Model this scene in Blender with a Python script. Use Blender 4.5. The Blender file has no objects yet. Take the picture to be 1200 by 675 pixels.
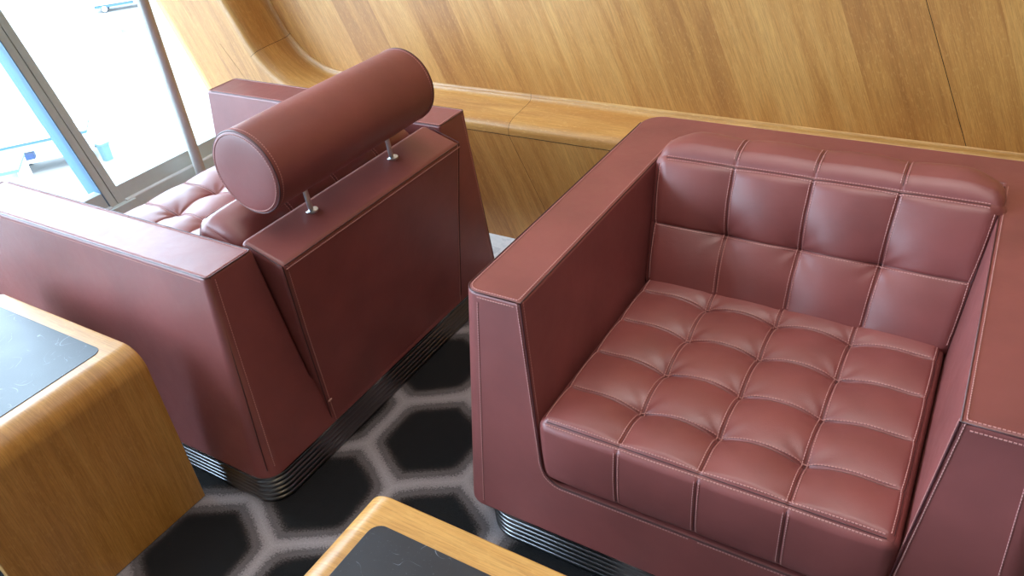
import bpy, bmesh, math, random
from mathutils import Vector, Matrix
random.seed(7)
C = bpy.context.scene.collection
scene = bpy.context.scene
V = Vector

# ------------------------------------------------------------------ helpers
def link(name, me, mat=None, parent=None, smooth=True):
    o = bpy.data.objects.new(name, me)
    C.objects.link(o)
    if mat is not None:
        me.materials.clear(); me.materials.append(mat)
    if parent is not None: o.parent = parent
    if smooth and len(me.polygons):
        me.polygons.foreach_set('use_smooth', [True] * len(me.polygons))
    return o

def from_bm(name, bm, mat=None, parent=None, smooth=True):
    me = bpy.data.meshes.new(name)
    bm.to_mesh(me); bm.free()
    return link(name, me, mat, parent, smooth)

def from_data(name, verts, faces, mat=None, parent=None, smooth=True, uvs=None):
    me = bpy.data.meshes.new(name)
    me.from_pydata([tuple(v) for v in verts], [], faces)
    if uvs is not None:
        ul = me.uv_layers.new(name='UVMap')
        for p in me.polygons:
            for li in p.loop_indices:
                ul.data[li].uv = uvs[me.loops[li].vertex_index]
    me.update()
    return link(name, me, mat, parent, smooth)

def thing(name, label, cat, loc=(0, 0, 0), rotz=0.0, group=None):
    o = bpy.data.objects.new(name, None); C.objects.link(o)
    o.empty_display_size = .1
    o.location = loc; o.rotation_euler = (0, 0, rotz)
    o['label'] = label; o['category'] = cat
    if group: o['group'] = group
    return o

def struct(o):
    o['kind'] = 'structure'; return o

def wnorm(o, bevel=None, seg=3, angle=30):
    if bevel:
        b = o.modifiers.new('bevel', 'BEVEL'); b.width = bevel; b.segments = seg
        b.limit_method = 'ANGLE'; b.angle_limit = math.radians(angle); b.harden_normals = False
    w = o.modifiers.new('wn', 'WEIGHTED_NORMAL'); w.weight = 80
    return o

def bx(bm, x0, x1, y0, y1, z0, z1):
    vs = [bm.verts.new((x, y, z)) for z in (z0, z1) for x, y in ((x0, y0), (x1, y0), (x1, y1), (x0, y1))]
    for f in ((3, 2, 1, 0), (4, 5, 6, 7), (0, 1, 5, 4), (1, 2, 6, 5), (2, 3, 7, 6), (3, 0, 4, 7)):
        bm.faces.new([vs[i] for i in f])
    return vs

def cyl(bm, p, q, r, n=20, r2=None, caps=True):
    p = V(p); q = V(q); t = (q - p).normalized()
    a = t.orthogonal().normalized(); b = t.cross(a)
    r2 = r if r2 is None else r2
    R0 = [bm.verts.new(p + (a * math.cos(2 * math.pi * i / n) + b * math.sin(2 * math.pi * i / n)) * r) for i in range(n)]
    R1 = [bm.verts.new(q + (a * math.cos(2 * math.pi * i / n) + b * math.sin(2 * math.pi * i / n)) * r2) for i in range(n)]
    for i in range(n):
        j = (i + 1) % n
        bm.faces.new((R0[i], R0[j], R1[j], R1[i]))
    if caps:
        bm.faces.new(R0[::-1]); bm.faces.new(R1)

def rrect(x0, x1, y0, y1, radii, n=8):
    """closed ring of a rounded rectangle, counter-clockwise; radii for (x0y0),(x1y0),(x1y1),(x0y1)"""
    pts = []
    for (cx, cy, a0, r) in ((x0, y0, 180, radii[0]), (x1, y0, 270, radii[1]), (x1, y1, 0, radii[2]), (x0, y1, 90, radii[3])):
        sx = 1 if cx == x0 else -1; sy = 1 if cy == y0 else -1
        ox = cx + sx * r; oy = cy + sy * r
        for i in range(n + 1):
            a = math.radians(a0 + 90 * i / n)
            pts.append((ox + r * math.cos(a), oy + r * math.sin(a)))
    return pts

def loft(bm, rings, cap=True):
    R = [[bm.verts.new(p) for p in ring] for ring in rings]
    n = len(R[0])
    for a, b in zip(R[:-1], R[1:]):
        for i in range(n):
            j = (i + 1) % n
            bm.faces.new((a[i], a[j], b[j], b[i]))
    if cap:
        bm.faces.new(R[0][::-1]); bm.faces.new(R[-1])
    return R

def boolean_diff(o, cutter):
    m = o.modifiers.new('b', 'BOOLEAN'); m.operation = 'DIFFERENCE'; m.object = cutter; m.solver = 'EXACT'
    dg = bpy.context.evaluated_depsgraph_get(); dg.update()
    me = bpy.data.meshes.new_from_object(o.evaluated_get(dg))
    o.modifiers.remove(m)
    o.data = me
    bpy.data.objects.remove(cutter, do_unlink=True)

def resample(pts, step):
    pts = [V(p) for p in pts]; out = [pts[0]]; acc = 0
    for a, b in zip(pts[:-1], pts[1:]):
        L = (b - a).length
        if L < 1e-9: continue
        d = step - acc
        while d <= L:
            out.append(a.lerp(b, d / L)); d += step
        acc = (acc + L) % step
    return out

def dashes(bm, pts, pitch=.0058, length=.0042, w=.0013):
    P = resample(pts, pitch)
    for a, b in zip(P[:-1], P[1:]):
        t = b - a
        if t.length < 1e-6: continue
        t.normalize(); c = (a + b) / 2
        s = t.orthogonal().normalized() * w; u = t.cross(s).normalized() * w
        h = t * (length / 2)
        q = [bm.verts.new(c - h + s), bm.verts.new(c - h + u), bm.verts.new(c - h - s), bm.verts.new(c - h - u),
             bm.verts.new(c + h + s), bm.verts.new(c + h + u), bm.verts.new(c + h - s), bm.verts.new(c + h - u)]
        for i in range(4):
            j = (i + 1) % 4
            bm.faces.new((q[i], q[j], q[4 + j], q[4 + i]))

def tube(bm, pts, r=.0016, n=6, closed=False):
    P = [V(p) for p in pts]
    rings = []
    m = len(P)
    for i, p in enumerate(P):
        if closed: t = P[(i + 1) % m] - P[i - 1]
        else: t = P[min(i + 1, m - 1)] - P[max(i - 1, 0)]
        if t.length < 1e-9: t = V((0, 0, 1))
        t.normalize(); a = t.cross(V((.31, .22, .93))).normalized(); b = t.cross(a)
        rings.append([bm.verts.new(p + (a * math.cos(2 * math.pi * k / n) + b * math.sin(2 * math.pi * k / n)) * r) for k in range(n)])
    for i in range(m if closed else m - 1):
        A, B = rings[i], rings[(i + 1) % m]
        for k in range(n):
            l = (k + 1) % n
            bm.faces.new((A[k], A[l], B[l], B[k]))

# ------------------------------------------------------------------ materials
def srgb(r, g, b):
    f = lambda c: (c / 255 / 12.92) if c / 255 <= .04045 else ((c / 255 + .055) / 1.055) ** 2.4
    return (f(r), f(g), f(b), 1)

class NT:
    def __init__(s, name):
        s.m = bpy.data.materials.new(name); s.m.use_nodes = True
        s.t = s.m.node_tree; s.n = s.t.nodes; s.l = s.t.links
        s.bsdf = s.n['Principled BSDF']; s.out = s.n['Material Output']
    def add(s, typ, **kw):
        n = s.n.new(typ)
        for k, v in kw.items():
            if k.startswith('i_'):
                key = k[2:]; n.inputs[int(key) if key.isdigit() else key.replace('_', ' ')].default_value = v
            else: setattr(n, k, v)
        return n
    def link(s, a, b): s.l.new(a, b)
    def math(s, op, a, b=None, c=None, clamp=False):
        n = s.n.new('ShaderNodeMath'); n.operation = op; n.use_clamp = clamp
        for i, v in enumerate((a, b, c)):
            if v is None: continue
            if isinstance(v, (int, float)): n.inputs[i].default_value = v
            else: s.l.new(v, n.inputs[i])
        return n.outputs[0]
    def ramp(s, fac, stops, interp='LINEAR'):
        n = s.n.new('ShaderNodeValToRGB'); n.color_ramp.interpolation = interp
        e = n.color_ramp.elements
        while len(e) < len(stops): e.new(.5)
        for k, (p, c) in zip(e, stops): k.position = p; k.color = c
        s.l.new(fac, n.inputs[0]); return n.outputs[0]
    def mix(s, fac, a, b, mode='MIX'):
        n = s.n.new('ShaderNodeMix'); n.data_type = 'RGBA'; n.blend_type = mode
        for sock, v in ((n.inputs[0], fac), (n.inputs[6], a), (n.inputs[7], b)):
            if isinstance(v, (int, float)): sock.default_value = v
            elif isinstance(v, tuple): sock.default_value = v
            else: s.l.new(v, sock)
        return n.outputs[2]

def simple(name, col, rough=.5, metal=0., spec=.5, coat=0):
    t = NT(name); b = t.bsdf
    no = t.add('ShaderNodeTexNoise', i_Scale=40.0, i_Detail=3.0)
    tc = t.add('ShaderNodeTexCoord'); t.link(tc.outputs['Object'], no.inputs['Vector'])
    dark = tuple(c * .9 for c in col[:3]) + (1,)
    t.link(t.mix(no.outputs['Fac'], dark, col), b.inputs['Base Color'])
    b.inputs['Roughness'].default_value = rough; b.inputs['Metallic'].default_value = metal
    b.inputs['Specular IOR Level'].default_value = spec
    b.inputs['Coat Weight'].default_value = coat
    return t.m

def leather(name, col, rough=.42, bump=.25, wr=.45):
    t = NT(name); b = t.bsdf
    tc = t.add('ShaderNodeTexCoord')
    grain = t.add('ShaderNodeTexVoronoi', i_Scale=650.0); grain.feature = 'F1'
    t.link(tc.outputs['Object'], grain.inputs['Vector'])
    big = t.add('ShaderNodeTexNoise', i_Scale=7.0, i_Detail=3.0)
    t.link(tc.outputs['Object'], big.inputs['Vector'])
    mid = t.add('ShaderNodeTexNoise', i_Scale=38.0, i_Detail=4.0, i_Distortion=.6)
    t.link(tc.outputs['Object'], mid.inputs['Vector'])
    d = tuple(c * .84 for c in col[:3]) + (1,); l = tuple(min(1, c * 1.1) for c in col[:3]) + (1,)
    t.link(t.ramp(big.outputs['Fac'], ((.3, d), (.7, l))), b.inputs['Base Color'])
    t.link(t.math('MULTIPLY_ADD', mid.outputs['Fac'], .14, rough - .07), b.inputs['Roughness'])
    b1 = t.add('ShaderNodeBump', i_Strength=wr, i_Distance=.0035); t.link(big.outputs['Fac'], b1.inputs['Height'])
    b2 = t.add('ShaderNodeBump', i_Strength=wr, i_Distance=.0009); t.link(mid.outputs['Fac'], b2.inputs['Height'])
    b3 = t.add('ShaderNodeBump', i_Strength=bump, i_Distance=.0004); t.link(grain.outputs['Distance'], b3.inputs['Height'])
    t.link(b1.outputs[0], b2.inputs['Normal']); t.link(b2.outputs[0], b3.inputs['Normal'])
    t.link(b3.outputs[0], b.inputs['Normal'])
    b.inputs['Specular IOR Level'].default_value = .65
    return t.m

def wood(name, dark, mid, light, leaf=.17, rough=.36, leafamt=.5, coat=.15, seed=0.):
    """oak veneer: UV u runs along the grain, v across it, both in metres"""
    t = NT(name); b = t.bsdf
    uv = t.add('ShaderNodeUVMap'); sep = t.add('ShaderNodeSeparateXYZ'); t.link(uv.outputs[0], sep.inputs[0])
    u, v = sep.outputs[0], sep.outputs[1]
    idx = t.math('FLOOR', t.math('DIVIDE', v, leaf))
    wn = t.add('ShaderNodeTexWhiteNoise'); wn.noise_dimensions = '1D'; t.link(t.math('ADD', idx, 3.7 + seed), wn.inputs['W'])
    off = t.math('MULTIPLY', wn.outputs['Value'], 9.)
    def nz(su, sv, det, dist=0.):
        cb = t.add('ShaderNodeCombineXYZ')
        t.link(t.math('ADD', t.math('MULTIPLY', u, su), off), cb.inputs[0]); t.link(t.math('MULTIPLY', v, sv), cb.inputs[1]); t.link(off, cb.inputs[2])
        n = t.add('ShaderNodeTexNoise', i_Scale=1.0, i_Detail=det, i_Roughness=.6, i_Distortion=dist); t.link(cb.outputs[0], n.inputs['Vector'])
        return n.outputs['Fac']
    broad = nz(2.2, 26., 3., .5); fine = nz(16., 520., 3.); fleck = nz(70., 190., 2., .3)
    base = t.ramp(t.math('ADD', t.math('MULTIPLY', broad, .72), t.math('MULTIPLY', wn.outputs['Value'], leafamt * .5)), ((.25, dark), (.5, mid), (.8, light)))
    c = t.mix(t.math('MULTIPLY', t.ramp(fine, ((.42, (0, 0, 0, 1)), (.62, (1, 1, 1, 1)))), .38), base, tuple(x * .62 for x in dark[:3]) + (1,))
    c = t.mix(t.math('MULTIPLY', t.ramp(fleck, ((.55, (0, 0, 0, 1)), (.72, (1, 1, 1, 1)))), .3), c, light)
    t.link(c, b.inputs['Base Color'])
    t.link(t.math('MULTIPLY_ADD', fine, .12, rough), b.inputs['Roughness'])
    bp = t.add('ShaderNodeBump', i_Strength=.15, i_Distance=.0004); t.link(fine, bp.inputs['Height']); t.link(bp.outputs[0], b.inputs['Normal'])
    b.inputs['Coat Weight'].default_value = coat; b.inputs['Coat Roughness'].default_value = .25
    return t.m

def carpet_mat():
    t = NT('hexagon_carpet'); b = t.bsdf
    geo = t.add('ShaderNodeTexCoord')
    sub = t.add('ShaderNodeVectorMath', operation='SUBTRACT'); sub.inputs[1].default_value = (-.42, -.122, 0)
    t.link(geo.outputs['Object'], sub.inputs[0])
    wob = t.add('ShaderNodeTexNoise', i_Scale=9.0, i_Detail=2.0); t.link(geo.outputs['Object'], wob.inputs['Vector'])
    wv = t.add('ShaderNodeVectorMath', operation='MULTIPLY_ADD'); wv.inputs[1].default_value = (.018, .018, 0)
    t.link(wob.outputs['Color'], wv.inputs[0]); t.link(sub.outputs[0], wv.inputs[2])
    rot = t.add('ShaderNodeVectorRotate', rotation_type='Z_AXIS'); rot.inputs['Angle'].default_value = math.radians(-2.)
    t.link(wv.outputs[0], rot.inputs['Vector'])
    sc = t.add('ShaderNodeVectorMath', operation='SCALE'); sc.inputs['Scale'].default_value = 1 / .308
    t.link(rot.outputs[0], sc.inputs[0])
    S = (1., math.sqrt(3), 1.); H = (.5, math.sqrt(3) / 2, 0)
    def cand(shift):
        a = t.add('ShaderNodeVectorMath', operation='ADD'); a.inputs[1].default_value = (H[0] + shift[0] + 20, H[1] + shift[1] + 20 * S[1], .5)
        t.link(sc.outputs[0], a.inputs[0])
        m = t.add('ShaderNodeVectorMath', operation='MODULO'); m.inputs[1].default_value = S; t.link(a.outputs[0], m.inputs[0])
        s = t.add('ShaderNodeVectorMath', operation='SUBTRACT'); s.inputs[1].default_value = (H[0], H[1], .5); t.link(m.outputs[0], s.inputs[0])
        f = t.add('ShaderNodeVectorMath', operation='MULTIPLY'); f.inputs[1].default_value = (1, 1, 0); t.link(s.outputs[0], f.inputs[0])
        ab = t.add('ShaderNodeVectorMath', operation='ABSOLUTE'); t.link(f.outputs[0], ab.inputs[0])
        ln = t.add('ShaderNodeVectorMath', operation='LENGTH'); t.link(ab.outputs[0], ln.inputs[0])
        dt = t.add('ShaderNodeVectorMath', operation='DOT_PRODUCT'); dt.inputs[1].default_value = (.5, math.sqrt(3) / 2, 0); t.link(ab.outputs[0], dt.inputs[0])
        sx = t.add('ShaderNodeSeparateXYZ'); t.link(ab.outputs[0], sx.inputs[0])
        hd = t.math('SMOOTH_MAX', dt.outputs['Value'], sx.outputs[0], .08)
        return t.math('MULTIPLY_ADD', ln.outputs['Value'], .12, t.math('MULTIPLY', hd, .88))
    d = t.math('MINIMUM', cand((0, 0)), cand((.5, math.sqrt(3) / 2)))
    fz = t.add('ShaderNodeTexNoise', i_Scale=230.0, i_Detail=3.0); t.link(geo.outputs['Object'], fz.inputs['Vector'])
    d = t.math('ADD', d, t.math('MULTIPLY', t.math('SUBTRACT', fz.outputs['Fac'], .5), .11))
    col = t.ramp(d, ((.0, srgb(8, 9, 14)), (.335, srgb(9, 10, 15)), (.365, srgb(50, 44, 44)), (.40, srgb(102, 96, 98)), (.432, srgb(92, 87, 90)), (.46, srgb(146, 139, 143)), (.52, srgb(168, 161, 165))))
    fib = t.add('ShaderNodeTexNoise', i_Scale=900.0, i_Detail=2.0); t.link(geo.outputs['Object'], fib.inputs['Vector'])
    c = t.mix(1.0, col, t.ramp(fib.outputs['Fac'], ((.3, (.55, .55, .55, 1)), (.7, (1.25, 1.25, 1.25, 1)))), 'MULTIPLY')
    t.link(c, b.inputs['Base Color'])
    b.inputs['Roughness'].default_value = .95; b.inputs['Specular IOR Level'].default_value = .1
    b.inputs['Sheen Weight'].default_value = .15
    bp = t.add('ShaderNodeBump', i_Strength=.6, i_Distance=.003); t.link(fib.outputs['Fac'], bp.inputs['Height']); t.link(bp.outputs[0], b.inputs['Normal'])
    return t.m

def inset_mat():
    t = NT('scuffed_black_leather_inset'); b = t.bsdf
    tc = t.add('ShaderNodeTexCoord')
    def scr(scale, dist, th, seed):
        mp = t.add('ShaderNodeMapping'); mp.inputs['Location'].default_value = (seed, seed * .7, 0); t.link(tc.outputs['Object'], mp.inputs[0])
        n = t.add('ShaderNodeTexNoise', i_Scale=scale, i_Detail=1.0, i_Distortion=dist); t.link(mp.outputs[0], n.inputs['Vector'])
        line = t.math('LESS_THAN', t.math('ABSOLUTE', t.math('SUBTRACT', n.outputs['Fac'], .5)), th)
        m = t.add('ShaderNodeTexNoise', i_Scale=scale * 2.3, i_Detail=2.0); t.link(mp.outputs[0], m.inputs['Vector'])
        return t.math('MULTIPLY', line, t.ramp(m.outputs['Fac'], ((.54, (0, 0, 0, 1)), (.68, (1, 1, 1, 1)))))
    s = t.math('MAXIMUM', scr(9., 1.2, .004, 3.1), scr(17., .6, .004, 8.4))
    spk = t.add('ShaderNodeTexNoise', i_Scale=260.0, i_Detail=1.0); t.link(tc.outputs['Object'], spk.inputs['Vector'])
    sp = t.ramp(spk.outputs['Fac'], ((.70, (0, 0, 0, 1)), (.76, (1, 1, 1, 1))))
    cl = t.add('ShaderNodeTexNoise', i_Scale=9.0, i_Detail=4.0); t.link(tc.outputs['Object'], cl.inputs['Vector'])
    base = t.ramp(cl.outputs['Fac'], ((.3, srgb(25, 25, 31)), (.7, srgb(36, 36, 42))))
    c = t.mix(t.math('MULTIPLY', s, .45), base, srgb(150, 155, 170)); c = t.mix(t.math('MULTIPLY', sp, .1), c, srgb(140, 145, 155))
    t.link(c, b.inputs['Base Color']); t.link(t.math('MULTIPLY_ADD', cl.outputs['Fac'], .16, .30), b.inputs['Roughness'])
    bp = t.add('ShaderNodeBump', i_Strength=.15, i_Distance=.0006); t.link(spk.outputs['Fac'], bp.inputs['Height']); t.link(bp.outputs[0], b.inputs['Normal'])
    return t.m

def glass_mat():
    t = NT('window_glass'); t.n.remove(t.bsdf)
    tr = t.add('ShaderNodeBsdfTransparent', i_Color=(.96, .985, .99, 1)); gl = t.add('ShaderNodeBsdfGlossy', i_Roughness=.02)
    fr = t.add('ShaderNodeFresnel', i_IOR=1.45); mx = t.add('ShaderNodeMixShader')
    t.link(fr.outputs[0], mx.inputs[0]); t.link(tr.outputs[0], mx.inputs[1]); t.link(gl.outputs[0], mx.inputs[2])
    t.link(mx.outputs[0], t.out.inputs['Surface']); return t.m

def marble_mat():
    t = NT('pale_grey_marble'); b = t.bsdf
    tc = t.add('ShaderNodeTexCoord'); n = t.add('ShaderNodeTexNoise', i_Scale=7.0, i_Detail=6.0, i_Distortion=1.4); t.link(tc.outputs['Object'], n.inputs['Vector'])
    t.link(t.ramp(n.outputs['Fac'], ((.35, srgb(206, 214, 222)), (.5, srgb(226, 231, 236)), (.56, srgb(196, 204, 213)), (.7, srgb(228, 232, 237)))), b.inputs['Base Color'])
    b.inputs['Roughness'].default_value = .2; return t.m

M_le = leather('oxblood_leather', srgb(133, 71, 68), rough=.41)
M_le_dark = leather('dark_seam_leather', srgb(74, 30, 32), wr=0)
M_thread = simple('pink_thread', srgb(196, 138, 132), .7)
M_metal = simple('brushed_steel', (.62, .63, .65, 1), .3, 1.0)
M_plinth = simple('dark_steel', (.27, .275, .285, 1), .28, 1.0)
M_strip = simple('polished_strip', (.75, .73, .68, 1), .22, 1.0)
oak = (srgb(164, 104, 48), srgb(199, 139, 70), srgb(222, 168, 96))
M_wall = wood('oak_wall_veneer', *oak, leaf=.17)
M_trim = wood('oak_moulding', srgb(188, 130, 66), srgb(214, 162, 92), srgb(232, 188, 122), leaf=.3, rough=.3, coat=.3, seed=4)
M_table = wood('oak_table', srgb(160, 108, 46), srgb(190, 136, 66), srgb(208, 160, 88), leaf=.35, rough=.34, coat=.2, seed=9)
M_carpet = carpet_mat(); M_inset = inset_mat(); M_glass = glass_mat(); M_marble = marble_mat()
M_frame = simple('grey_aluminium_frame', srgb(182, 194, 194), .45, 0, .4)
M_frame_sky = simple('sky_tinted_return', srgb(62, 100, 128), .4, 0, .5)  # frame aluminium with the blue sky reflection put into its base colour
M_sill_lit = simple('skylit_sill_top', srgb(215, 222, 228), .4)  # near-white colour stands in for sky light on the ledge top
M_dark = simple('dark_joint', srgb(52, 34, 20), .8)
M_plaster = simple('white_plaster', srgb(232, 228, 220), .8)
M_umber = simple('umber_wall', srgb(96, 80, 68), .7)
M_conc = simple('apron_concrete', (.15, .143, .133, 1), .9)

# ------------------------------------------------------------------ camera (solved from the photo's vanishing lines)
R = ((0.85518491880655, 0.5102862355114419, -0.0909214633263005), (0.22070570490347086, -0.5172153951966294, -0.8269082335995069), (-0.46898587022307664, 0.6870925649569755, -0.5549378890578184))
cam = bpy.data.cameras.new('camera'); co = bpy.data.objects.new('camera', cam); C.objects.link(co)
m = Matrix.Identity(4)
for i in range(3):
    m[i][0] = R[0][i]; m[i][1] = -R[1][i]; m[i][2] = -R[2][i]
m[0][3], m[1][3], m[2][3] = 0.77212, -0.96568, 1.45127
co.matrix_world = m
cam.sensor_fit = 'HORIZONTAL'; cam.sensor_width = 36; cam.lens = 36 * 920.35 / 1200
cam.clip_start = .02; cam.clip_end = 500
scene.camera = co

# ------------------------------------------------------------------ setting: floor, wall, facade
WY = 1.1087; PY = 1.276; K = .424; ZC = 3.0; XR = 4.0; YB = -6.0
def fx(z, off=0.): return -2.071 - K * (z - .402) + off       # leaning glass plane

def quad(name, pts, mat, kind=True, uvs=None, parent=None):
    o = from_data(name, pts, [tuple(range(len(pts)))], mat, parent, False, uvs)
    if kind and parent is None: struct(o)
    return o
quad('floor', [(fx(0) - .1, YB, 0), (XR, YB, 0), (XR, 1.35, 0), (fx(0) - .1, 1.35, 0)], M_carpet)
bm = bmesh.new(); bx(bm, -1.9, XR, .965, WY + .02, 0, .004)
struct(from_bm('trim_1', bm, M_marble, None, False))
quad('ceiling', [(fx(ZC) - .2, YB, ZC), (fx(ZC) - .2, 1.5, ZC), (XR, 1.5, ZC), (XR, YB, ZC)], M_plaster)
quad('wall_right', [(XR, YB, 0), (XR, YB, ZC), (XR, 1.5, ZC), (XR, 1.5, 0)], M_umber)
quad('wall_front', [(fx(0) - .1, YB, 0), (fx(ZC) - .2, YB, ZC), (XR, YB, ZC), (XR, YB, 0)], M_umber)

# moulding path (x,z) and normal, from far right to the left, round the corner, up along the leaning end
LEAN = .5; hd = V((-LEAN, 1)).normalized(); TURN = math.acos(-hd.x * -1 * -1) if False else math.radians(180) - math.atan2(hd.y, hd.x)
RAD = .30; PX0 = -1.447; PZ = .496
path = []
xs = [XR - i * (XR - PX0) / 40 for i in range(41)]
for x in xs: path.append((V((x, PZ)), V((0, -1))))
cen = V((PX0, PZ + RAD))
for i in range(1, 25):
    a = TURN * i / 24
    n = V((-math.sin(a), -math.cos(a))); path.append((cen + n * RAD, n))
e0, n0 = path[-1]
LL = (ZC - e0.y) / hd.y
for i in range(1, 13): path.append((e0 + hd * (LL * i / 12), n0))
prof = [(0, 1.276), (0, 1.272), (.010, 1.2718), (.017, 1.269), (.0225, 1.262), (.0255, 1.250), (.028, 1.230), (.031, 1.200), (.034, 1.170), (.0375, 1.148), (.043, 1.129), (.051, 1.117), (.062, 1.1105), (.073, 1.109), (.084, 1.1087)]

wall = thing('wall_back', '', '', (0, 0, 0)); del wall['label']; del wall['category']; struct(wall)
def graincoord(x, z): return ((-K * x + z) / math.hypot(K, 1), (x + K * z) / math.hypot(K, 1))
# front leaf of the wall (below the ledge and left of the raised frame)
bm = bmesh.new()
op = [p + n * .084 for p, n in path]
def wface(*q): bm.faces.new([bm.verts.new((x, WY, z)) for x, z in q])
wface((op[40].x, 0), (XR, 0), (XR, op[0].y), (op[40].x, op[40].y))
wface((fx(0, -.02), 0), (op[40].x, 0), (op[40].x, op[40].y), (fx(op[40].y, -.02), op[40].y))
for p, q in zip(op[40:-1], op[41:]):
    wface((fx(p.y, -.02), p.y), (p.x, p.y), (q.x, q.y), (fx(q.y, -.02), q.y))
bmesh.ops.remove_doubles(bm, verts=bm.verts, dist=1e-5)
ul = bm.loops.layers.uv.new('UVMap')
for f in bm.faces:
    for l in f.loops: l[ul].uv = graincoord(l.vert.co.x + .05, l.vert.co.z)
from_bm('front_panel', bm, M_wall, wall, False)
# recessed panel, in two sheets with an open joint
def sheet(name, xz):
    bm = bmesh.new(); vs = [bm.verts.new((x, PY, z)) for x, z in xz]; f = bm.faces.new(vs)
    ul = bm.loops.layers.uv.new('UVMap')
    for l in f.loops: l[ul].uv = graincoord(l.vert.co.x, l.vert.co.z)
    bmesh.ops.triangulate(bm, faces=bm.faces[:])
    return from_bm(name, bm, M_wall, wall, False)
def js(z, o=0.): return .742 - .443 * (z - .496) + o
sheet('recessed_panel', [(-1.75, .45), (js(.45, -.001), .45), (js(ZC, -.001), ZC), (-3.4, ZC)] )
sheet('recessed_panel', [(js(.45, .001), .45), (XR, .45), (XR, ZC), (js(ZC, .001), ZC)])
quad('joint_backing', [(js(.4, -.01), PY + .004, .4), (js(.4, .01), PY + .004, .4), (js(ZC, .01), PY + .004, ZC), (js(ZC, -.01), PY + .004, ZC)], M_dark, parent=wall)

mould = thing('trim_2', '', ''); del mould['label']; del mould['category']; struct(mould)
def sweep(seg):
    verts, uvs, faces = [], [], []
    k = len(prof); pl = [0]
    for a, b in zip(prof[:-1], prof[1:]): pl.append(pl[-1] + math.hypot(b[0] - a[0], b[1] - a[1]))
    L = 0
    for i, (p, n) in enumerate(seg):
        if i: L += (p - seg[i - 1][0]).length
        for (w, y), v in zip(prof, pl):
            q = p + n * w; verts.append((q.x, y, q.y)); uvs.append((L + seg[0][0].x, v))
    for i in range(len(seg) - 1):
        for j in range(k - 1):
            faces.append((i * k + j, i * k + j + 1, (i + 1) * k + j + 1, (i + 1) * k + j))
    return from_data('ledge_moulding', verts, faces, M_trim, mould, True, uvs)
def cut(x):      # joint in the straight part
    return [(V((x, PZ)), V((0, -1)))]
sweep([q for q in path[:41] if q[0].x > -.588] + cut(-.5882))
sweep(cut(-.5898) + [q for q in path[:41] if q[0].x < -.59] + path[41:62])
g = .0008
p61, n61 = path[61]; d61 = (path[62][0] - p61).normalized()
sweep([(p61 + d61 * .0016, n61)] + path[62:])
def backing(p, n, t):     # dark strip inside a joint
    verts, faces = [], []
    for (w, y) in prof:
        q = p + n * (w + .0004)
        for s in (-.004, .004): verts.append((q.x + t.x * s, y + .0006, q.y + t.y * s))
    for i in range(len(prof) - 1): faces.append((2 * i, 2 * i + 1, 2 * i + 3, 2 * i + 2))
    from_data('joint_backing', verts, faces, M_dark, mould, False)
backing(V((-.589, PZ)), V((0, -1)), V((1, 0)))
backing(p61 + d61 * .0008, n61, d61)
# joint lines on the front leaf: under the ledge and beside the window
bm = bmesh.new()
bx(bm, -1.3, XR, WY - .0006, WY + .001, .4105, .4125)
from_bm('joint_line', bm, M_dark, mould, False)
bm = bmesh.new()
for (xa, za, xb, zb_) in ((-1.925, .62, -1.80, .44), (-.589, .411, -.40, .0)):
    vs = [bm.verts.new(p) for p in ((xa, WY - .0006, za), (xa + .0016, WY - .0006, za), (xb + .0016, WY - .0006, zb_), (xb, WY - .0006, zb_))]; bm.faces.new(vs)
from_bm('joint_line', bm, M_dark, wall, False)

# ---- leaning facade
def lean_box(name, mat, y0, y1, z0, z1, o0, o1, parent, bevel=.002):
    vs = [(fx(z, o), y, z) for z in (z0, z1) for o, y in ((o0, y0), (o1, y0), (o1, y1), (o0, y1))]
    o = from_data(name, vs, [(3, 2, 1, 0), (4, 5, 6, 7), (0, 1, 5, 4), (1, 2, 6, 5), (2, 3, 7, 6), (3, 0, 4, 7)], mat, parent, False)
    wnorm(o, bevel, 2); return o
def structroot(name):
    o = bpy.data.objects.new(name, None); C.objects.link(o); struct(o); return o
MY0, MY1 = .436, .499
ys = [WY, .467, -1.05, -2.55, -4.05, YB]
for i in range(len(ys) - 1):
    y1, y0 = ys[i] + (.0 if i == 0 else -.031), ys[i + 1] + (.032 if i == 0 else .032)
    w = structroot('window_%d' % (i + 1))
    if i < 4:
        c = ys[i + 1]
        a, b = (MY0, MY1) if i == 0 else (c - .032, c + .032)
        mu = lean_box('mullion', M_frame, (a + b) / 2 + .0012, b, .150, ZC, -.05, .050, w)
        lean_box('mullion_half', M_frame, a + .0015, (a + b) / 2 - .0012, .150, ZC, -.05, .050, w)
        lean_box('mullion_return', M_frame_sky, a - .0015, a + .001, .150, ZC, -.052, .0495, w, .0005)  # side face of the mullion, painted blue as if reflecting the sky
        lean_box('mullion_foot', M_frame, a - .012, b + .030, .120, .212, .02, .074, w)
    lean_box('sill_frame', M_frame, y0, y1, .214, .266, .0, .046, w)
    lean_box('sill_ledge', M_frame, y0, y1, .168, .213, -.05, .064, w)
    lean_box('sill_lit_top', M_sill_lit, y0, y1, .2115, .2165, -.0, .0635, w, .0005)  # added strip, paints the sky-lit top face of the ledge
    lean_box('head_frame', M_frame, y0, y1, ZC - .08, ZC, .0, .06, w)
    lean_box('riser', M_frame, y0, y1, .0, .168, -.05, .040, w)
    from_data('pane', [(fx(z, .015), y, z) for z, y in ((.26, y0), (.26, y1), (ZC - .08, y1), (ZC - .08, y0))], [(0, 1, 2, 3)], M_glass, w, False)
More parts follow.
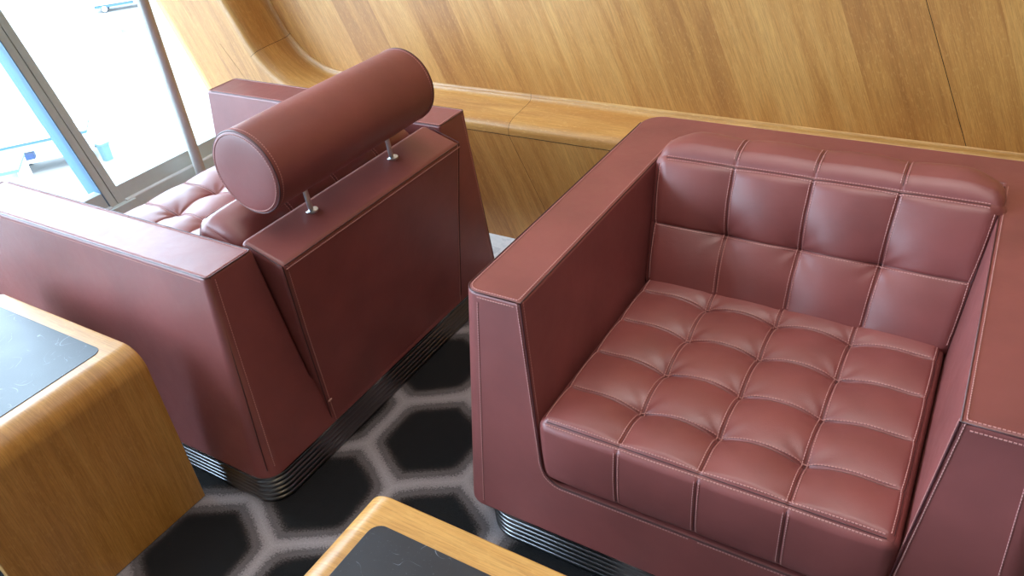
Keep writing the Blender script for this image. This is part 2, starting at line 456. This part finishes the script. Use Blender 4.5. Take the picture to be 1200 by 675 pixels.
# ---- the round steel post
PX_, PY_ = -1.86, .793
bm = bmesh.new(); cyl(bm, (PX_, PY_, .004), (PX_, PY_, ZC), .0205, 24)
po = from_bm('steel_post', bm, simple('satin_grey_post', srgb(196, 194, 190), .35, .2), None); wnorm(po)
po['label'] = 'slim round grey post rising in front of the window behind the far armchair'; po['category'] = 'post'

# ------------------------------------------------------------------ upholstered chairs
ZB, ZT = .095, .64
def lerp(a, b, t): return a + (b - a) * t

def cushion(name, W, D, H, xs, ys, parent, r=.022, tuft=.027, dome=.010, tuft_rows=None, tuft_scale=1., frontb=.010, seed=1, width_gain=0., groove=.0022, tufts_last=True, crown=.72):
    """W across (x centred), D deep (y 0 at the front edge), H high; xs, ys: inner seam positions.
       returns (object, surf) where surf maps a point of the plain box to the upholstered surface."""
    rnd = random.Random(seed)
    X = [-W / 2] + list(xs) + [W / 2]; Y = [0.] + list(ys) + [D]
    ph = {(i, j): rnd.random() * 6 for i in range(len(X)) for j in range(len(Y))}
    jit = {(i, j): .8 + .4 * rnd.random() for i in range(len(X)) for j in range(len(Y))}
    def cell(v, A):
        for i in range(len(A) - 1):
            if v <= A[i + 1] or i == len(A) - 2:
                return i + (v - A[i]) / (A[i + 1] - A[i])
    def ss(a): a = max(0, min(1, a)); return a * a * (3 - 2 * a)
    def surf(p):
        p = V(p)
        lo = V((-W / 2 + r, r, r)); hi = V((W / 2 - r, D - r, H - r))
        q = V([max(lo[i], min(hi[i], p[i])) for i in range(3)])
        n = p - q
        if n.length < 1e-9: n = V((0, 0, 1))
        n.normalize()
        s = cell(p.x, X); t = cell(p.y, Y)
        S = abs(math.sin(math.pi * s)); T = abs(math.sin(math.pi * t))
        ms = ss(min(s, len(X) - 1 - s) / .5); mt = ss(t / .5) * (1 if tufts_last else ss((len(Y) - 1 - t) / .5))
        U = 1 - (1 - S ** .7) * (1 - T ** .7) * ms * mt
        h = tuft * (U - 1) + dome * ((S * T) ** .8)
        gx = min([abs(p.x - a) for a in xs] or [1]); gy = min([abs(p.y - a) for a in ys] or [1])
        gr = groove * (math.exp(-(gx / .0030) ** 2)); gry = groove * math.exp(-(gy / .0030) ** 2)
        wr = 0.
        for i, a in enumerate(xs):
            for j, b in enumerate(ys):
                dx, dy = p.x - a, p.y - b; rr = math.hypot(dx, dy)
                if rr < .11:
                    ang = math.atan2(dy, dx)
                    wr += .0028 * jit[i, j] * math.cos(7 * ang + ph[i, j]) * min(1, rr / .02) * math.exp(-rr / .028)
        wt = max(n.z, 0) ** 2; wf = max(-n.y, 0) ** 2
        e_ = min(1, max(0, (W / 2 - abs(p.x)) / .09))
        f = frontb * (crown + (1 - crown) * S ** .6) * (e_ * (2 - e_)) ** .7 * max(0, math.sin(math.pi * min(1, max(0, p.z / H)) ** .85)) ** (1.0 if frontb > .02 else .7)
        disp = wt * (h - max(gr, gry) + wr) + wf * (f - gr * .45)
        # seam along the front and side edges of the tufted face
        if n.z > .05 and (n.y < -.05 or abs(n.x) > .05):
            disp -= .0010 * math.exp(-((n.z - .80) / .10) ** 2)
        ws = n.x * n.x
        disp += ws * .004 * math.sin(math.pi * min(1, max(0, p.z / H)))
        out = q + n * (r + disp)
        if width_gain: out.x *= 1 + width_gain * (1 - p.y / D)
        return out
    def samples(a, b, seams, step):
        v = set([a, b])
        n = max(2, int((b - a) / step))
        for i in range(n + 1): v.add(a + (b - a) * i / n)
        for k in range(1, 8):
            v.add(a + r * (1 - math.cos(k / 7 * math.pi / 2)) if k < 7 else a + r); v.add(b - (r * (1 - math.cos(k / 7 * math.pi / 2)) if k < 7 else r))
        out = sorted(v)
        for s in seams:
            out = [x for x in out if abs(x - s) > .0095] + [s + d for d in (-.009, -.006, -.004, -.002, 0, .002, .004, .006, .009)]
        out.sort()
        res = [out[0]]
        for x in out[1:]:
            if x - res[-1] > .0007: res.append(x)
        return res
    gxs = samples(-W / 2, W / 2, xs, .0065); gys = samples(0, D, ys, .0065); gzs = samples(0, H, [], .01)
    bm = bmesh.new(); cache = {}
    def vert(x, y, z):
        k = (round(x, 6), round(y, 6), round(z, 6))
        if k not in cache: cache[k] = bm.verts.new(surf((x, y, z)))
        return cache[k]
    def patch(A, B, fn, flip):
        for i in range(len(A) - 1):
            for j in range(len(B) - 1):
                q = [vert(*fn(A[i], B[j])), vert(*fn(A[i + 1], B[j])), vert(*fn(A[i + 1], B[j + 1])), vert(*fn(A[i], B[j + 1]))]
                if flip: q.reverse()
                try: bm.faces.new(q)
                except ValueError: pass
    patch(gxs, gys, lambda a, b: (a, b, H), False); patch(gxs, gys, lambda a, b: (a, b, 0), True)
    patch(gxs, gzs, lambda a, b: (a, 0, b), False); patch(gxs, gzs, lambda a, b: (a, D, b), True)
    patch(gys, gzs, lambda a, b: (-W / 2, a, b), True); patch(gys, gzs, lambda a, b: (W / 2, a, b), False)
    o = from_bm(name, bm, M_le, parent)
    # seams and stitching riding on the surface
    sb = bmesh.new(); tb = bmesh.new(); N = 90
    def run(fn, both=True, off=.0046, dim=0):
        base = [surf(fn(i / N, 0)) for i in range(N + 1)]
        tube(sb, base, .0009)
        for sgn in ((-1, 1) if both else (1,)):
            dashes(tb, [surf(fn(i / N, sgn * off)) + V((0, -.0002, .0004)) for i in range(N + 1)])
    for a in xs:
        run(lambda t, d, a=a: (a + d, lerp(.012, D - .03, t), H))
        run(lambda t, d, a=a: (a + d, 0, lerp(.02, H - .012, t)))
    for b in ys:
        run(lambda t, d, b=b: (lerp(-W / 2 + .02, W / 2 - .02, t), b + d, H), both=False)
    # front and side edges: a seam at 35 degrees of the rounding with a row of stitches on either side
    def edge(th): return (r * (1 - math.tan(th)), H) if th < math.pi / 4 else (0., H - r + r / math.tan(th))
    t0 = math.radians(36); dl_ = .0056 / r
    for k, th in enumerate((t0, t0 - dl_, t0 + dl_)):
        y, z = edge(th)
        P = [surf((lerp(-W / 2 + r * .8, W / 2 - r * .8, i / N), y, z)) + V((0, -.0003, .0003)) for i in range(N + 1)]
        if k == 0: tube(sb, P, .0011)
        else: dashes(tb, P)
        for sx in (-1, 1):
            if k == 2: continue
            P = [surf((sx * (W / 2 - y), lerp(r * .8, D - .03, i / N), z)) + V((0, 0, .0003)) for i in range(N + 1)]
            if k == 0: tube(sb, P, .0011)
            else: dashes(tb, P)
    so = from_bm('seam', sb, M_le_dark, o); st = from_bm('stitching', tb, M_thread, o)
    st['label'] = 'pale pink stitching along the seams'
    return o, surf

def plinth(parent, x0, x1, y0, y1, rad, h=.088):
    nfl = 6; rings = []
    steps = 10
    for k in range(nfl):
        for s in range(steps):
            u = s / steps
            z = h * (k + u) / nfl; out = .0035 * abs(math.sin(math.pi * u)) ** .5
            rr = rad + out
            rings.append([(x, y, z) for x, y in rrect(x0 - out, x1 + out, y0 - out, y1 + out, [rr] * 4, 12)])
    rings.append([(x, y, h) for x, y in rrect(x0, x1, y0, y1, [rad] * 4, 12)])
    bm = bmesh.new(); loft(bm, rings)
    o = from_bm('plinth', bm, M_plinth, parent); wnorm(o)
    bm = bmesh.new(); a = .006
    loft(bm, [[(x, y, z) for x, y in rrect(x0 - a, x1 + a, y0 - a, y1 + a, [rad + a] * 4, 12)] for z in (h, h + .0075)])
    s = from_bm('plinth_strip', bm, M_strip, parent); wnorm(s)
    s['label'] = 'thin bright strip under the leather'
    return o

def side_x(z, top, bot): return lerp(bot, top, (z - ZB) / (ZT - ZB))

def u_notch(x0, x1, slope, zbot, r, ztop):
    """outline (x,z) of the seat opening, narrowing downward"""
    dz = ZT - zbot
    xl, xr = x0 + slope * dz, x1 - slope * dz
    pts = [(x0 - slope * (ztop - ZT), ztop)]
    for i in range(9):
        a = math.radians(180 + 90 * i / 8); pts.append((xl + r + r * math.cos(a), zbot + r + r * math.sin(a)))
    for i in range(9):
        a = math.radians(270 + 90 * i / 8); pts.append((xr - r + r * math.cos(a), zbot + r + r * math.sin(a)))
    pts.append((x1 + slope * (ztop - ZT), ztop))
    return pts

SLOPE = .085
# ======================= armchair A: faces the viewer, back to the wall
A = thing('armchair', 'oxblood leather armchair with tufted seat and low wide back, facing the viewer', 'armchair', (0, 0, 0), 0, 'oxblood leather lounge armchairs')
aw, ad, arm = .960, .900, .1265
FX, FY = .037, .053
bm = bmesh.new()
loft(bm, [[(x, y, ZB) for x, y in rrect(-FX, aw + FX, -FY, ad + .03, [.045, .045, .06, .06], 8)],
          [(x, y, ZT) for x, y in rrect(0, aw, 0, ad, [.03, .03, .055, .055], 8)]])
shA = from_bm('shell', bm, M_le, A)
nt = u_notch(arm, aw - arm, SLOPE, .235, .05, .75)
bm = bmesh.new(); loft(bm, [[(x, -.3, z) for x, z in nt], [(x, .775, z) for x, z in nt]])
bmesh.ops.recalc_face_normals(bm, faces=bm.faces)
boolean_diff(shA, from_bm('cutter', bm)); shA.data.materials.clear(); shA.data.materials.append(M_le)
shA.data.polygons.foreach_set('use_smooth', [True] * len(shA.data.polygons))
wnorm(shA, .007, 3, 35)

def front_y(z): return side_x(z, 0, -FY)
sb, tb = bmesh.new(), bmesh.new()
def arc2(cx, cy, r, a0, a1, n=8): return [(cx + r * math.cos(math.radians(a0 + (a1 - a0) * i / n)), cy + r * math.sin(math.radians(a0 + (a1 - a0) * i / n))) for i in range(n + 1)]
for mir in (False, True):
    sb, tb = bmesh.new(), bmesh.new()
    mx = (lambda x: aw - x) if mir else (lambda x: x)
    def plan(inset, z, dz=0):
        loop = [(arm - inset, .76), (arm - inset, inset)] + [(x, y) for x, y in reversed(arc2(.03, .03, .03 - inset, 180, 270))] + [(inset, ad - .06)]
        return [V((mx(x), y, z)) for x, y in loop]
    tube(sb, plan(.0015, ZT - .0012), .0016)
    dashes(tb, plan(.0075, ZT + .0002))
    # below the top edge on the front face
    zz = ZT - .010
    dashes(tb, [V((mx(x), front_y(zz) - .0004, zz)) for x in (.032, arm - .008)])
    # down the inner front edge, round the seat opening
    run = []
    for x, z in nt[:10 if True else 0]:
        if z <= ZT: run.append((x, z))
    run = [(arm, ZT)] + run + [(aw / 2, .235)]
    for off, sgn in ((.007, -1),):
        dashes(tb, [V((mx(x - off * (1 if z > .29 else .6)), front_y(z) - .0005, z - (off * .8 if z < .26 else 0))) for x, z in run])
    tube(sb, [V((mx(x), front_y(z) - .0002, z)) for x, z in run], .0018)
    dashes(tb, [V((mx(x + .0006), front_y(z) + .009, z)) for x, z in run[:4]])
    # outer front corner
    dashes(tb, [V((mx(side_x(z, 0, -FX) + lerp(.034, .048, (ZT - z) / .545)), front_y(z) - .0004, z)) for z in (.62, .45, .30, .11)])
    from_bm('seam', sb, M_le_dark, shA)
    st = from_bm('stitching', tb, M_thread, shA); st['label'] = 'pale pink stitching along the arm edges'
plinth(A, -.012, aw + .012, -.040, ad + .012, .085)

SEAM_X = [-.153, 0., .153]
seat, sf = cushion('seat_cushion', .645, .58, .160, SEAM_X, [.118, .243, .368, .49], A, seed=3)
seat.location = (.480, -.034, .236)
pil, pf = cushion('back_cushion', .668, .335, .150, [-.157, 0., .157], [.168], A, r=.036, tuft=.034, dome=.013, seed=5, width_gain=.09, frontb=.056, tufts_last=False, crown=.86)
def place_pillow(o, x, y, z, tilt):
    # local: x across, y from the top edge downward, z out of the front face
    t = math.radians(tilt)
    down = V((0, -math.sin(t), -math.cos(t))); out = V((0, -math.cos(t), math.sin(t))); acr = down.cross(out)
    mm = Matrix.Identity(4)
    for i in range(3): mm[i][0] = acr[i]; mm[i][1] = down[i]; mm[i][2] = out[i]
    org = V((x, y, z)) - out * .150
    for i in range(3): mm[i][3] = org[i]
    o.matrix_local = mm
place_pillow(pil, .486, .632, .672, 26)

# ======================= armchair B: back to the viewer, facing the window, with a bolster headrest
# local frame: x across (0 = the far arm, .951 = the near arm), y depth (0 front .. .95 rear); turned so that it faces -X
bw, bd, barm = .951, .950, .125
B = thing('armchair', 'oxblood leather armchair seen from behind, facing the window, with round bolster headrest', 'armchair', (-1.457, .770, 0), math.radians(-90), 'oxblood leather lounge armchairs')
bm = bmesh.new()
GX, GR = .047, .030
loft(bm, [[(x, y, ZB) for x, y in rrect(-GX, bw + GX, -.05, bd + GR, [.05] * 4, 8)],
          [(x, y, ZT) for x, y in rrect(0, bw, 0, bd, [.014] * 4, 8)]])
shB = from_bm('shell', bm, M_le)
nb = u_notch(barm, bw - barm, SLOPE, .235, .05, .75)
bm = bmesh.new(); loft(bm, [[(x, -.3, z) for x, z in nb], [(x, 1.3, z) for x, z in nb]])
bmesh.ops.recalc_face_normals(bm, faces=bm.faces)
boolean_diff(shB, from_bm('cutter', bm)); shB.parent = B; shB.data.materials.clear(); shB.data.materials.append(M_le)
shB.data.polygons.foreach_set('use_smooth', [True] * len(shB.data.polygons))
wnorm(shB, .007, 3, 35)
sb, tb = bmesh.new(), bmesh.new()
def rear_y(z): return side_x(z, bd, bd + GR)
def bside(z): return side_x(z, 0, -GX)
for mir in (False, True):
    sb, tb = bmesh.new(), bmesh.new()
    mx = (lambda x: bw - x) if mir else (lambda x: x)
    for ins, fn in ((.0015, None), (.0075, 1)):
        loop = [V((mx(x), y, ZT - (.0012 if fn is None else -.0002))) for x, y in ((barm - ins, .02), (barm - ins, bd - ins), (ins, bd - ins), (ins, ins), (barm - ins, ins))]
        if fn is None: tube(sb, resample(loop, .012), .0016)
        else: dashes(tb, loop)
    zz = ZT - .011
    dashes(tb, [V((mx(-.0013), y, zz)) for y in (.02, bd - .015)])
    zs = [ZT, .5, .35, .2, .10]
    tube(sb, [V((mx(bside(z) + lerp(.011, .013, (ZT - z) / .54)), rear_y(z) - lerp(.002, .0135, (ZT - z) / .54), z)) for z in [ZT - .545 * i / 20 for i in range(20)]], .0016)
    dashes(tb, [V((mx(bside(z) + lerp(.020, .030, (ZT - z) / .54)), rear_y(z) + .0004 - lerp(0, .0035, (ZT - z) / .54), z)) for z in [ZT - .01 - .535 * i / 20 for i in range(20)]])
    from_bm('seam', sb, M_le_dark, shB)
    st = from_bm('stitching', tb, M_thread, shB); st['label'] = 'pale pink stitching along the arm edges'
plinth(B, -.038, bw + .038, -.038, bd + .017, .06)

# back block between the arms
def blk(x, y, z): return V((x, y, z))
bm = bmesh.new()
pr = [(.978, ZB + .002), (1.000, .40), (1.022, .606), (.900, .645), (.900, .24)]   # (y,z): bottom rear, mid, top rear, top front, bottom front
def inner(z): return barm + .008 + SLOPE * (ZT - z)
Lr, Rr = [], []
for y, z in pr:
    Lr.append(bm.verts.new((inner(z), y, z))); Rr.append(bm.verts.new((bw - inner(z), y, z)))
n = len(pr)
bm.faces.new(Lr[::-1]); bm.faces.new(Rr)
for i in range(n):
    j = (i + 1) % n; bm.faces.new((Lr[i], Lr[j], Rr[j], Rr[i]))
bmesh.ops.recalc_face_normals(bm, faces=bm.faces)
block = from_bm('back_panel', bm, M_le, B); wnorm(block, .016, 4, 25)
sb, tb = bmesh.new(), bmesh.new()
iz = inner(.606)
tube(sb, [V((lerp(iz + .006, bw - iz - .006, i / 40), 1.0195, .6058)) for i in range(41)], .0016)
dashes(tb, [V((lerp(iz + .006, bw - iz - .006, i / 40), 1.0200 + .0018, .597)) for i in range(41)])
for mir in (False, True):
    mx = (lambda x: bw - x) if mir else (lambda x: x)
    edge = [(1.0195, .604), (1.0, .40), (.9790, .10)]
    tube(sb, resample([V((mx(inner(z) + .0025), y - .0025, z)) for y, z in edge], .02), .0015)
    dashes(tb, [V((mx(inner(z) + .012), y + .0004, z)) for y, z in edge])
    tube(sb, resample([V((mx(inner(.62) + .002), y, z)) for y, z in ((1.016, .606), (.92, .6385))], .02), .0015)
from_bm('seam', sb, M_le_dark, block)
st = from_bm('stitching', tb, M_thread, block); st['label'] = 'dull pink stitching along the block edges'
bm = bmesh.new(); bmesh.ops.create_icosphere(bm, subdivisions=2, radius=.005)
sc_ = from_bm('scuff', bm, simple('worn_leather', srgb(205, 160, 145), .8), block)
sc_.scale = (1.5, .25, .8); sc_.location = (bw - inner(.17) - .012, .985, .175)
sc_['label'] = 'small pale worn spot near the lower edge'

seatB, sfB = cushion('seat_cushion', .628, .72, .160, SEAM_X, [.165, .32, .47, .60], B, seed=11)
seatB.location = (bw / 2, -.01, .236)
pilB, pfB = cushion('back_cushion', .650, .335, .150, [-.157, 0., .157], [.165], B, r=.034, tuft=.032, dome=.013, seed=15, width_gain=.02, frontb=.03, tufts_last=False, crown=.86)
place_pillow(pilB, bw / 2, .757, .668, 26)

# bolster
HX0, HX1, HY, HZ, HR = .208, .764, .922, .785, .0945
bm = bmesh.new(); prof_h = [(HX0 - .004, .0)] + [(HX0 - .004 * math.cos(math.radians(a)), .9 * HR * math.sin(math.radians(a))) for a in (20, 45, 70)] + [(HX0 + .001, HR * .955), (HX0 + .0025, HR * .985), (HX0 + .008, HR)]
prof_h += [(lerp(HX0, HX1, t), HR * (1 + .012 * math.sin(math.pi * t))) for t in (.1, .25, .4, .5, .6, .75, .9)]
prof_h += [(HX0 + HX1 - x, rr) for x, rr in reversed(prof_h[:7])]
NS = 72
rings = [[(x, HY + rr * math.cos(2 * math.pi * k / NS), HZ + rr * math.sin(2 * math.pi * k / NS)) for k in range(NS)] for x, rr in prof_h if rr > 0]
loft(bm, rings)
bmesh.ops.recalc_face_normals(bm, faces=bm.faces)
head = from_bm('headrest', bm, M_le, B); wnorm(head)
sb, tb = bmesh.new(), bmesh.new()
for x, d in ((HX0, 1), (HX1, -1)):
    sb, tb = bmesh.new(), bmesh.new()
    ring = lambda xx, rr: [V((xx, HY + rr * math.cos(2 * math.pi * k / 96), HZ + rr * math.sin(2 * math.pi * k / 96))) for k in range(97)]
    tube(sb, ring(x + d * .0035, HR * .992)[:-1], .0016, closed=True)
    dashes(tb, ring(x + d * .013, HR + .0006)); dashes(tb, ring(x - d * .0002, HR * .925))
    from_bm('seam', sb, M_le_dark, head)
    st = from_bm('stitching', tb, M_thread, head); st['label'] = 'pale stitching round the end'
for px in (.325, .628):
    bm = bmesh.new(); cyl(bm, (px, .938, .600), (px, .930, HZ - .06), .0062, 20); cyl(bm, (px, .938, .629), (px, .938, .6345), .016, 28)
    p = from_bm('pin', bm, M_metal, head); wnorm(p, .0012, 2, 40); p['label'] = 'polished steel pin with round collar'

# ------------------------------------------------------------------ side tables
def side_table(label, x0, x1, y0, y1, grp, h=.469, th=.032, rb=.055, ins_x=.075, ins_y=.040):
    T = thing('side_table', label, 'side table', (x0, y0, 0), 0, grp)
    w, dp = x1 - x0, y1 - y0
    out = [(0, 0.)]
    out += [(rb - rb * math.cos(a), h - rb + rb * math.sin(a)) for a in [math.radians(90 * i / 12) for i in range(13)]]
    out += [(w - x, z) for x, z in reversed(out)]
    ri = rb - th if rb > th else .004
    inn = [(th, 0.)] + [(th + ri - ri * math.cos(a), h - th - ri + ri * math.sin(a)) for a in [math.radians(90 * i / 12) for i in range(13)]]
    inn += [(w - x, z) for x, z in reversed(inn)]
    L = [0]
    for a, b in zip(out[:-1], out[1:]): L.append(L[-1] + math.hypot(b[0] - a[0], b[1] - a[1]))
    bm = bmesh.new(); ul = bm.loops.layers.uv.new('UVMap')
    n = len(out)
    ring = lambda pts, y: [bm.verts.new((x, y, z)) for x, z in pts]
    of, ob, jf, jb = ring(out, 0), ring(out, dp), ring(inn, 0), ring(inn, dp)
    def face(vs, uv):
        f = bm.faces.new(vs)
        for l, q in zip(f.loops, uv): l[ul].uv = q
        f.smooth = True
    for i in range(n - 1):
        face((of[i], of[i + 1], ob[i + 1], ob[i]), ((L[i], 0), (L[i + 1], 0), (L[i + 1], dp), (L[i], dp)))
        face((jf[i + 1], jf[i], jb[i], jb[i + 1]), ((L[i + 1], 0), (L[i], 0), (L[i], dp), (L[i + 1], dp)))
        face((of[i + 1], of[i], jf[i], jf[i + 1]), ((L[i + 1], 0), (L[i], 0), (L[i], .03), (L[i + 1], .03)))
        face((ob[i], ob[i + 1], jb[i + 1], jb[i]), ((L[i], 0), (L[i + 1], 0), (L[i + 1], .03), (L[i], .03)))
    for i in (0, n - 1):
        face((of[i], ob[i], jb[i], jf[i]) if i == 0 else (ob[i], of[i], jf[i], jb[i]), ((0, 0), (0, dp), (.03, dp), (.03, 0)))
    bmesh.ops.recalc_face_normals(bm, faces=bm.faces)
    o = from_bm('frame', bm, M_table, T); wnorm(o, .004, 3, 50)
    bm = bmesh.new()
    loft(bm, [[(x, y, z) for x, y in rrect(ins_x, w - ins_x, ins_y, dp - ins_y, [.022] * 4, 8)] for z in (h - .01, h + .0012)])
    q = from_bm('inset_top', bm, M_inset, T, False); wnorm(q, .0008, 2, 40); q['label'] = 'scuffed black inset with rounded corners'
    return T
GR_T = 'oak side tables with black inset tops'
side_table('oak side table with bluish black top, beside the armchair seen from behind', -1.27, -.691, -.700, -.274, GR_T)
side_table('oak side table with scratched black top, in front of the tufted armchair', .021, .600, -.786, -.358, GR_T, ins_x=.062, ins_y=.052)

# ------------------------------------------------------------------ outside: the apron far below, with service vehicles
ZG = -8.5
quad('ground_apron', [(-140, -60, ZG), (-2.5, -60, ZG), (-2.5, 120, ZG), (-140, 120, ZG)], M_conc)
M_blue = simple('blue_canopy', (.035, .085, .17, 1), .6); M_white = simple('white_panel', (.75, .77, .78, 1), .5)
M_rub = simple('tyre_rubber', (.02, .028, .04, 1), .8); M_teal = simple('pale_teal_panel', (.07, .13, .14, 1), .6); M_navy = simple('navy_seat', (.012, .03, .085, 1), .6)
Rm = Matrix(R)
def ground_pt(u, v, z=ZG):
    q = V(((u - 600) / 920.35, (v - 337.5) / 920.35, 1)); d = Rm.transposed() @ q
    c = V((.77212, -.96568, 1.45127)); return c + d * ((z - c.z) / d.z)
def wheel(parent, x, y, r=.22, w=.14):
    bm = bmesh.new(); cyl(bm, (x, y - w / 2, r), (x, y + w / 2, r), r, 24)
    o = from_bm('wheel', bm, M_rub, parent); wnorm(o, .02, 2, 40)
    bm = bmesh.new(); cyl(bm, (x, y - w / 2 - .015, r), (x, y + w / 2 + .015, r), r * .78, 20)
    from_bm('hub', bm, M_white, o)
def cart(loc, rz, label, L=3.3, H=1.12, skirt=None, grp='baggage carts on the apron'):
    t = thing('baggage_cart', label, 'baggage cart', loc, rz, grp)
    bm = bmesh.new(); bx(bm, -L / 2, L / 2, -.6, .6, .40, .48); from_bm('deck', bm, M_white, t, False)
    bm = bmesh.new(); bx(bm, -L / 2 - .05, L / 2 + .05, -.65, .65, H, H + .03); o = from_bm('canopy', bm, M_white, t, False)
    bm = bmesh.new(); bx(bm, -L / 2 - .04, L / 2 + .04, -.64, .64, H - .10, H); o = from_bm('canopy_skirt', bm, skirt or M_blue, t, False)
    for sx in (-1, 1):
        bm = bmesh.new(); bx(bm, sx * L / 2 - .03, sx * L / 2 + .03, -.58, .58, .48, H - .1); from_bm('end_panel', bm, M_white, t, False)
        for sy in (-1, 1): wheel(t, sx * L * .33, sy * .52, .2)
    bm = bmesh.new(); cyl(bm, (L / 2, 0, .30), (L / 2 + .35, 0, .28), .03, 10); from_bm('tow_bar', bm, M_rub, t)
    return t
def suitcase(loc, rz, col, label, s=(.42, .3, .2)):
    bm = bmesh.new(); bx(bm, -s[0] / 2, s[0] / 2, -s[1] / 2, s[1] / 2, 0, s[2])
    o = from_bm('suitcase', bm, col, None, False); wnorm(o, .03, 2); o.location = loc; o.rotation_euler.z = rz
    o['label'] = label; o['category'] = 'suitcase'; return o
dirv = ground_pt(74, 192) - ground_pt(33, 201); rz = math.atan2(dirv.y, dirv.x)
cpos = ground_pt(66, 192)
cart(cpos, rz, L=2.7, label='long white baggage cart with blue canopy edge, behind the thick window mullion')
rv = V((math.cos(rz), math.sin(rz), 0)); fv = V((rv.y, -rv.x, 0))
suitcase(cpos - rv * .62 + fv * .35 + V((0, 0, .481)), rz, M_navy, 'navy suitcase lying on the long white baggage cart')
q_ = ground_pt(-17, 197, ZG + 2.0); q_.z = ZG
cart(q_, rz, 'tall white baggage cart with teal canopy edge at the left border of the view', 1.7, 2.0, M_teal)
bm = bmesh.new(); loft(bm, [[(x, y, z) for x, y in rrect(-w_, w_, -w_, w_, [.05] * 4, 4)] for z, w_ in ((0, .13), (.55, .16), (.56, .18), (.62, .18))])
bn = from_bm('litter_bin', bm, M_teal, None, False); bn.location = ground_pt(127, 187) + V((0, 0, 0)); bn['label'] = 'small pale teal bin standing right of the mullion on the apron'; bn['category'] = 'bin'
def buggy(loc, rz, label):
    t = thing('service_buggy', label, 'buggy', loc, rz)
    bm = bmesh.new(); bx(bm, -1.5, .6, -.55, .55, .42, 1.5); o = from_bm('box_body', bm, M_white, t, False); wnorm(o, .03, 2)
    bm = bmesh.new(); bx(bm, .62, 1.4, -.52, .52, .3, 1.25); o = from_bm('cab', bm, M_white, t, False); wnorm(o, .08, 3)
    bm = bmesh.new(); bx(bm, .95, 1.41, -.53, .53, .8, 1.1); o = from_bm('cab_window', bm, M_blue, t, False)
    bm = bmesh.new(); bx(bm, -1.5, .6, -.56, .56, .28, .40); o = from_bm('skirt', bm, M_blue, t, False)
    for x in (-1.0, 1.0):
        for y in (-.47, .47): wheel(t, x, y, .2, .16)
    return t
buggy(ground_pt(146, 9), rz - .05, 'white service buggy with blue skirt at the top of the window view')
# faint lettering painted on the concrete
tx = bpy.data.curves.new('lettering', 'FONT'); tx.body = 'raln'; tx.size = 1.35; tx.align_x = 'CENTER'; tx.space_character = 1.25; tx.offset = .05
to = bpy.data.objects.new('tmp', tx); C.objects.link(to)
dg = bpy.context.evaluated_depsgraph_get(); dg.update(); me = bpy.data.meshes.new_from_object(to.evaluated_get(dg)); bpy.data.objects.remove(to, do_unlink=True)
lo_ = link('painted_lettering', me, simple('pale_green_paint', (.055, .075, .07, 1), .8), None, False)
pL, pR = ground_pt(134, 37), ground_pt(162, 31)
dv = pR - pL
lo_.location = ground_pt(148, 37) + V((0, 0, .02)); lo_.rotation_euler = (0, 0, math.atan2(dv.y, dv.x))
lo_.scale = (dv.length / 3.3, dv.length / 3.3 * 2.6, 1)
lo_['label'] = 'faint pale lettering painted on the concrete beyond the glass'; lo_['category'] = 'lettering'

# ------------------------------------------------------------------ light
world = bpy.data.worlds.new('world'); scene.world = world; world.use_nodes = True
wn = world.node_tree; bg = wn.nodes['Background']
bg.inputs[0].default_value = (.60, .80, 1.0, 1); bg.inputs[1].default_value = 14.0
sun = bpy.data.lights.new('sun', 'SUN'); sun.energy = 4; sun.angle = .01; so = bpy.data.objects.new('sun', sun); C.objects.link(so)
so.rotation_euler = V((-.35, .25, -.9)).to_track_quat('-Z', 'Y').to_euler()
# portal over the glazing guides the sky light
def area(name, loc, to, sx, sy, power, col, portal=False):
    l = bpy.data.lights.new(name, 'AREA'); l.shape = 'RECTANGLE'; l.size = sx; l.size_y = sy; l.energy = power; l.color = col
    o = bpy.data.objects.new(name, l); C.objects.link(o); o.location = loc
    o.rotation_euler = (V(to) - V(loc)).to_track_quat('-Z', 'Y').to_euler()
    if portal: l.cycles.is_portal = True
    else: l.spread = math.radians(84)
    return o
pz = 1.6
po_ = area('sky_portal', (fx(pz, -.12), -2.45, pz), (fx(pz, -.12) + 1, -2.45, pz - K), 7.1, 3.3, 1, (1, 1, 1), True)
for (x, y, p) in ((-.9, .2, 9), (.4, .3, 14), (1.6, .0, 10), (0.2, -1.6, 10), (-1.4, -1.6, 8)):
    area('ceiling_panel_light', (x, y, ZC - .03), (x, y, 0), 1.5, 1.5, p * .48, (1, .94, .87))

scene.view_settings.view_transform = 'Standard'
scene.view_settings.look = 'None'
scene.view_settings.exposure = 0.16
